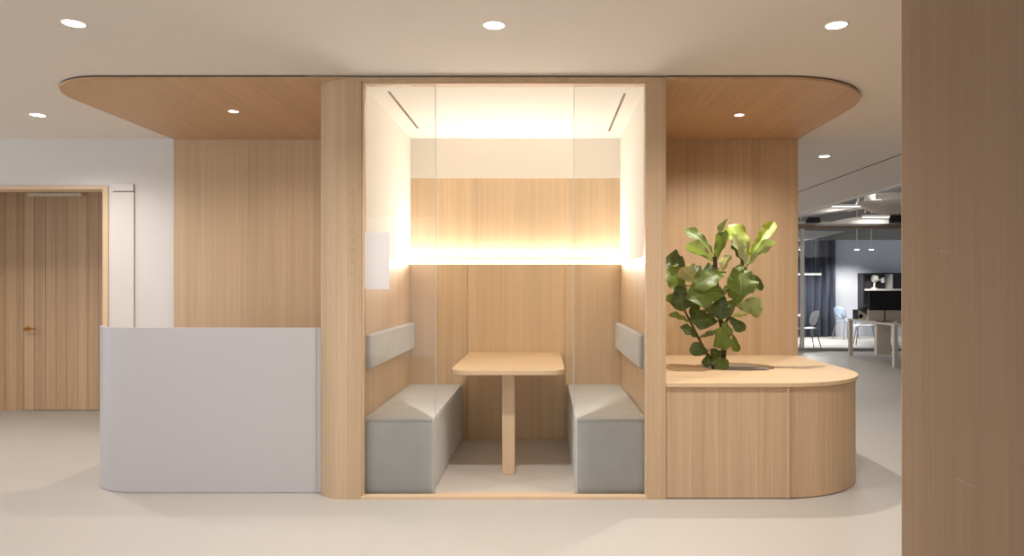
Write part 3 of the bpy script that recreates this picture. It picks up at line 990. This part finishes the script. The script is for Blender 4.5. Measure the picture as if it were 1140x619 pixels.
# office desk in front of the glass
od = thing('office_desk', 'pale office desk with slim square legs in front of the glass', 'desk', (6.1, 11.2, 0))
fl, bl = Vector((5.265, 10.25)), Vector((5.40, 12.1))
ex = Vector((1.6, -0.117))
tp = [tuple(fl), tuple(fl + ex), tuple(bl + ex), tuple(bl)]
obj('desktop', prism(BM(), tp, 0.625, 0.655), M['desk_beige'], od, bevel=0.003)
for q in (fl + Vector((0.03, 0.03)), bl + Vector((0.03, -0.03)), fl + ex + Vector((-0.03, 0.03)), bl + ex + Vector((-0.03, -0.03))):
    obj('leg', bx(q.x - 0.03, q.x + 0.03, q.y - 0.03, q.y + 0.03, 0.0, 0.6245), M['desk_beige'], od, bevel=0.004)
A, B = at(976, 364, 10.9), at(992, 395, 10.9)
dr = obj('hanging_panel', bx(A.x, B.x, 10.9, 10.98, 0.13, 0.6245), M['desk_beige'], od, bevel=0.004)
sc0, sc1 = at(965, 345, 11.3), at(1010, 358, 11.3)
obj('screen', bx(sc0.x, 6.75, 11.25, 11.28, 0.656, 0.84), M['desk_beige'], od, bevel=0.003)

mo = thing('monitor', 'large black monitor on the office desk', 'monitor', (5.7, 10.95, 0.656))
A, B = at(968, 324, 10.9), at(1006, 345.5, 10.9)
obj('display', bx(A.x, B.x, 10.9, 10.93, B.z, A.z), M['black'], mo, bevel=0.004)
bm = BM(); tube(bm, [((A.x + B.x) / 2, 10.96, 0.66), ((A.x + B.x) / 2, 10.96, 1.0), ((A.x + B.x) / 2, 10.925, 1.0)], 0.011, 10)
obj('stand', bm, M['black'], mo, smooth=True)
obj('foot', bx((A.x + B.x) / 2 - 0.1, (A.x + B.x) / 2 + 0.1, 10.88, 11.06, 0.6555, 0.664), M['black'], mo, bevel=0.002)
kb = obj('keyboard', bx(5.52, 5.85, 10.55, 10.67, 0.6555, 0.672), M['charcoal'], bevel=0.003)
tag(kb, 'dark keyboard on the office desk below the black monitor', 'keyboard')

# storage box with a hand hole
bxA, bxB = at(944, 0, 11.75), at(962, 0, 11.75)
sb = thing('storage_box', 'beige storage box with a dark hand hole on the office desk', 'box', ((bxA.x + bxB.x) / 2, 11.8, 0.656))
x0, x1 = max(bxA.x, 5.40), bxB.x
bm = BM()
hx, hz = (x0 + x1) / 2 - 0.02, 0.71
zt2 = 0.656 + 0.165
hole = [(hx + 0.04 * math.cos(2 * PI * i / 20), hz + 0.035 * math.sin(2 * PI * i / 20)) for i in range(20)]
holed_prism(bm, [(x0, 0.6562), (x1, 0.6562), (x1, zt2), (x0, zt2)], hole, 0, 0.008)
bmesh.ops.rotate(bm, verts=bm.verts[:], cent=(0, 0, 0), matrix=Matrix.Rotation(PI / 2, 3, 'X'))
bmesh.ops.translate(bm, verts=bm.verts[:], vec=(0, 11.708, 0))
obj('front', bm, M['card'], sb)
bm = BM()
box(bm, x0, x0 + 0.008, 11.7085, 11.92, 0.6562, zt2); box(bm, x1 - 0.008, x1, 11.7085, 11.92, 0.6562, zt2)
box(bm, x0 + 0.0082, x1 - 0.0082, 11.912, 11.92, 0.6562, zt2)
box(bm, x0 + 0.0082, x1 - 0.0082, 11.7085, 11.912, 0.6562, 0.664)
obj('body', bm, M['charcoal'], sb)

# desk lamp
dl = thing('desk_lamp', 'dark jointed desk lamp beside the black monitor', 'lamp', (5.56, 11.55, 0.656))
b0 = Vector((5.60, 11.55, 0.672)); e1 = at(974, 350, 11.5); h1 = at(964, 342, 11.5)
obj('base', lathe(BM(), [(0, 0.6558), (0.07, 0.6558), (0.068, 0.672), (0, 0.674)], 5.60, 11.55, 24), M['charcoal'], dl, smooth=True)
obj('arm', tube(BM(), [b0, (5.62, 11.55, 0.75), h1], 0.009, 8), M['charcoal'], dl, smooth=True)
obj('lamp_head', tube(BM(), [h1 + Vector((0.03, 0, 0.03)), h1 + Vector((-0.01, 0, 0)), h1 + Vector((-0.06, 0, -0.06))], [0.02, 0.035, 0.07], 16), M['charcoal'], dl, smooth=True)

# dark wall shelves with pale dividers
ws = thing('wall_shelf', 'dark open wall unit with pale dividers on the far wall', 'shelf', (8.6, 16.55, 0.6))
A, B = at(960, 304, 16.45), at(1030, 350, 16.45)
obj('back', bx(A.x, B.x, 16.66, 16.699, B.z, A.z), M['charcoal'], ws)
obj('carcass', box(box(box(bx(A.x, A.x + 0.03, 16.4, 16.6595, B.z, A.z), B.x - 0.03, B.x, 16.4, 16.6595, B.z, A.z), A.x + 0.031, B.x - 0.031, 16.4, 16.6595, A.z - 0.03, A.z), A.x + 0.031, B.x - 0.031, 16.4, 16.6595, B.z, B.z + 0.03), M['black'], ws)
zm = at(0, 322.5, 16.4).z
obj('shelf_board', bx(A.x + 0.0315, B.x - 0.0315, 16.39, 16.659, zm - 0.02, zm + 0.02), M['white_metal'], ws)
xm = at(992.5, 0, 16.4).x
obj('divider', bx(xm - 0.025, xm + 0.025, 16.39, 16.659, zm + 0.0205, A.z - 0.0305), M['white_metal'], ws)
# white camera-like lamp standing on the shelf
cmr = thing('shelf_lamp', 'small white jointed lamp on the dark wall unit', 'lamp', (at(972, 0, 16.45).x, 16.45, zm + 0.02))
q0 = at(973, 321.5, 16.47); q1 = at(974, 311, 16.47); q2 = at(983, 312, 16.47)
obj('base', lathe(BM(), [(0, zm + 0.0205), (0.07, zm + 0.0205), (0.06, zm + 0.05), (0, zm + 0.05)], q0.x, 16.47, 20), M['chair_white'], cmr, smooth=True)
obj('post', tube(BM(), [(q0.x, 16.47, zm + 0.05), q1], 0.022, 10), M['chair_white'], cmr, smooth=True)
obj('lamp_head', tube(BM(), [q1 + Vector((-0.05, 0, 0.02)), q1 + Vector((0.05, 0, 0.02))], [0.09, 0.075], 16), M['chair_white'], cmr, smooth=True)
obj('arm', tube(BM(), [q1, q2], 0.018, 8), M['chair_white'], cmr, smooth=True)
obj('joint', tube(BM(), [q2 + Vector((0, 0, -0.06)), q2 + Vector((0, 0, 0.06))], 0.035, 12), M['chair_white'], cmr, smooth=True)

# linear pendant
A, B = at(872, 305, 15.0), at(914, 305, 15.0)
pn = thing('pendant_lamp', 'slim linear white pendant lamp in the glazed room', 'lamp', ((A.x + B.x) / 2, 15, A.z))
obj('housing', bx(A.x, B.x, 14.97, 15.03, A.z, A.z + 0.03), M['white_metal'], pn, bevel=0.003)
obj('diffuser', bx(A.x + 0.01, B.x - 0.01, 14.965, 15.025, A.z - 0.022, A.z - 0.0005), M['panel_light'], pn)


def strip_beam(parent, loc, length, energy):
    l = bpy.data.lights.new('strip_beam', 'AREA'); l.shape = 'RECTANGLE'; l.size = length; l.size_y = 0.05; l.energy = energy; l.color = (1, 0.95, 0.9)
    lo = bpy.data.objects.new('strip_beam', l); C.objects.link(lo); lo.parent = parent; lo.location = Vector(loc) - wloc(parent)
    return lo


strip_beam(pn, ((A.x + B.x) / 2, 15, A.z - 0.03), 0.8, 90)
for xx in (A.x + 0.15, B.x - 0.12):
    obj('cable', tube(BM(), [(xx, 15, A.z + 0.03), (xx, 15, 3.2995)], 0.005, 6), M['steel'], pn)
# small spots in the glazed room
for u, lab in ((892, 'small ceiling spot above the curtain in the glazed room'), (954, 'small ceiling spot on the far wall, left of the pair above the shelf'), (970, 'small ceiling spot on the far wall, right of the pair above the shelf')):
    P = at(u, 278, 15.6)
    t = thing('ceiling_spot', lab, 'spotlight', (P.x, 15.6, 3.3), 'spots in the glazed room')
    obj('rod', tube(BM(), [(P.x, 15.6, 3.2995), (P.x, 15.6, P.z + 0.08)], 0.01, 8), M['white_metal'], t)
    obj('lamp_head', lathe(BM(), [(0, P.z + 0.08), (0.05, P.z + 0.08), (0.055, P.z), (0.0, P.z)], P.x, 15.6, 16), M['white_metal'], t, smooth=True)
    obj('lens', lathe(BM(), [(0, P.z - 0.0005), (0.05, P.z - 0.0005), (0.05, P.z - 0.008), (0, P.z - 0.012)], P.x, 15.6, 16), M['lens'], t)
    l = bpy.data.lights.new('spot_beam', 'SPOT'); l.energy = 100; l.spot_size = math.radians(100); l.spot_blend = 0.8; l.shadow_soft_size = 0.05; l.color = (1, 0.9, 0.78)
    lo = bpy.data.objects.new('spot_beam', l); C.objects.link(lo); lo.parent = t; lo.location = (0, 0, P.z - 3.3 - 0.03); lo.rotation_euler = (0.5, 0, 0)

# ceiling services over the open office
def xz_prism(pix, Y, depth):
    bm = BM()
    va = [bm.verts.new(at(u, v, Y)) for u, v in pix]
    vb = [bm.verts.new(p.co + Vector((0, depth, 0))) for p in va]
    bm.faces.new(va); bm.faces.new(vb[::-1])
    n = len(va)
    for i in range(n):
        j = (i + 1) % n
        bm.faces.new((va[i], vb[i], vb[j], va[j]))
    return bm


def service(name, label, cat, parts, rods):
    x = sum(r[0] for r in rods) / len(rods)
    t = thing(name, label, cat, (x, rods[0][1], rods[0][2]))
    for pn_, bm_, mt_, bv in parts:
        obj(pn_, bm_, M[mt_], t, bevel=bv)
    for (rx, ry, rz) in rods:
        obj('hanger_rod', tube(BM(), [(rx, ry, rz), (rx, ry, 3.2995)], 0.006, 6), M['steel'], t)
    return t


service('ventilation_duct', 'tapered pale sheet metal duct at the plaster ceiling edge', 'duct',
        [('trunk', xz_prism([(889.5, 240.5), (958, 231.5), (958, 227.5), (925, 228.5), (889.5, 238.8)], 11.6, 0.45), 'galv', 0.01),
         ('flange', xz_prism([(957.6, 232.5), (961, 232), (961, 226.5), (957.6, 227)], 11.58, 0.5), 'white_metal', 0)],
        [(4.9, 11.8, 2.585), (5.3, 11.8, 2.6)])
service('ventilation_duct', 'long pale flat duct just above the partition rail', 'duct',
        [('trunk', xz_prism([(915, 249.2), (990, 249.2), (990, 242), (960, 241), (938, 244)], 12.3, 0.4), 'galv', 0.01)],
        [(5.75, 12.5, 2.47), (6.1, 12.5, 2.46)])
service('ventilation_duct', 'grey square duct behind the round sleeve near the oak wall end', 'duct',
        [('trunk', xz_prism([(974, 222.5), (1040, 221), (1040, 213), (974, 215)], 11.35, 0.4), 'galv', 0.01)],
        [(5.7, 11.5, 2.77), (6.3, 11.5, 2.78)])
service('ventilation_duct', 'pale tapered duct seen through the glass above the curtain', 'duct',
        [('trunk', xz_prism([(870, 256), (942, 257.5), (906, 266), (870, 268)], 14.0, 0.5), 'galv', 0.01)],
        [(5.2, 14.2, 2.36), (5.9, 14.2, 2.36)])
q = [at(957, 226.5, 10.9), at(963, 228, 10.9), at(973, 230, 10.9), at(985, 230.5, 10.9), at(1000, 229, 10.9), at(1050, 226, 10.9)]
sl_ = thing('ventilation_hose', 'wide insulated air sleeve sagging near the oak wall end', 'duct', tuple(q[2]))
obj('sleeve', tube(BM(), q, [0.03, 0.07, 0.10, 0.12, 0.12, 0.12], 20), M['desk_beige'], sl_, smooth=True)
obj('collar', tube(BM(), [at(954, 226, 10.9), at(957.5, 226.7, 10.9)], 0.04, 16), M['galv'], sl_, smooth=True)
obj('hanger_rod', tube(BM(), [q[4] + Vector((0, 0, 0.11)), (q[4].x, q[4].y, 3.2995)], 0.006, 6), M['steel'], sl_)
for (u0, v0, u1, v1, Y, lab) in ((901, 241.5, 914, 247.5, 12.5, 'short dark cable tray above the rail, left of the flat duct'), (992, 239, 1022, 247.5, 12.5, 'dark cable tray above the rail near the oak wall end')):
    A, B = at(u0, v0, Y), at(u1, v1, Y)
    service('hanging_cable_tray', lab, 'cable tray',
            [('tray', bx(A.x, B.x, Y, Y + 0.2, B.z, B.z + 0.02), 'charcoal', 0), ('cable', box(bx(A.x, B.x, Y + 0.02, Y + 0.09, B.z + 0.0205, A.z), A.x, B.x, Y + 0.1, Y + 0.18, B.z + 0.0205, A.z - 0.02), 'black', 0.01)],
            [(A.x + 0.05, Y + 0.1, B.z), (B.x - 0.05, Y + 0.1, B.z)])
for (u0, v0, u1, Y, e, lab) in ((926, 228.5, 959, 11.45, 3, 'upper slim linear lamp among the ducts'), (960, 240.7, 990, 12.15, 3, 'lower slim linear lamp just above the partition rail')):
    P0, P1 = at(u0, v0, Y), at(u1, v0, Y)
    t = thing('linear_lamp', lab, 'lamp', ((P0.x + P1.x) / 2, Y, P0.z), 'linear lamps among the ducts')
    obj('housing', bx(P0.x, P1.x, Y - 0.03, Y + 0.03, P0.z - 0.015, P0.z + 0.02), M['white_metal'], t, bevel=0.003)
    obj('diffuser', bx(P0.x + 0.01, P1.x - 0.01, Y - 0.025, Y + 0.025, P0.z - 0.026, P0.z - 0.0155), M['panel_light'], t)
    for xx in (P0.x + 0.05, P1.x - 0.05):
        obj('rod', tube(BM(), [(xx, Y, P0.z + 0.0205), (xx, Y, 3.2995)], 0.004, 6), M['steel'], t)
    strip_beam(t, ((P0.x + P1.x) / 2, Y, P0.z - 0.03), P1.x - P0.x, e)
    up = strip_beam(t, ((P0.x + P1.x) / 2, Y - 0.06, P0.z + 0.03), P1.x - P0.x, 14)  # added upward light, brightens the ducts above
    up.rotation_euler = (PI + 0.5, 0, 0)
for k, (yy, zz) in enumerate(((9.6, 2.95), (10.3, 2.86))):
    t = thing('hanging_pipe', ['pale service pipe under the dark soffit, nearer of the two', 'pale service pipe under the dark soffit, farther of the two'][k], 'pipe', (6, yy, zz), 'service pipes under the soffit')
    obj('pipe', tube(BM(), [(4.25, yy, zz), (11.9, yy + 0.3, zz)], 0.05, 12), M['galv'], t, smooth=True)
    for xx in (4.8, 7.0):
        obj('hanger_rod', tube(BM(), [(xx, yy + 0.03, zz + 0.04), (xx, yy + 0.03, 3.2995)], 0.006, 6), M['steel'], t)
# bulkhead edge of the plaster ceiling
struct('trim_4', bx(4.2, 4.24, -4, 12.94, H - 0.02, 3.299), M['panel_paint'], label='edge of the plaster ceiling beside the exposed services', cat='ceiling edge')
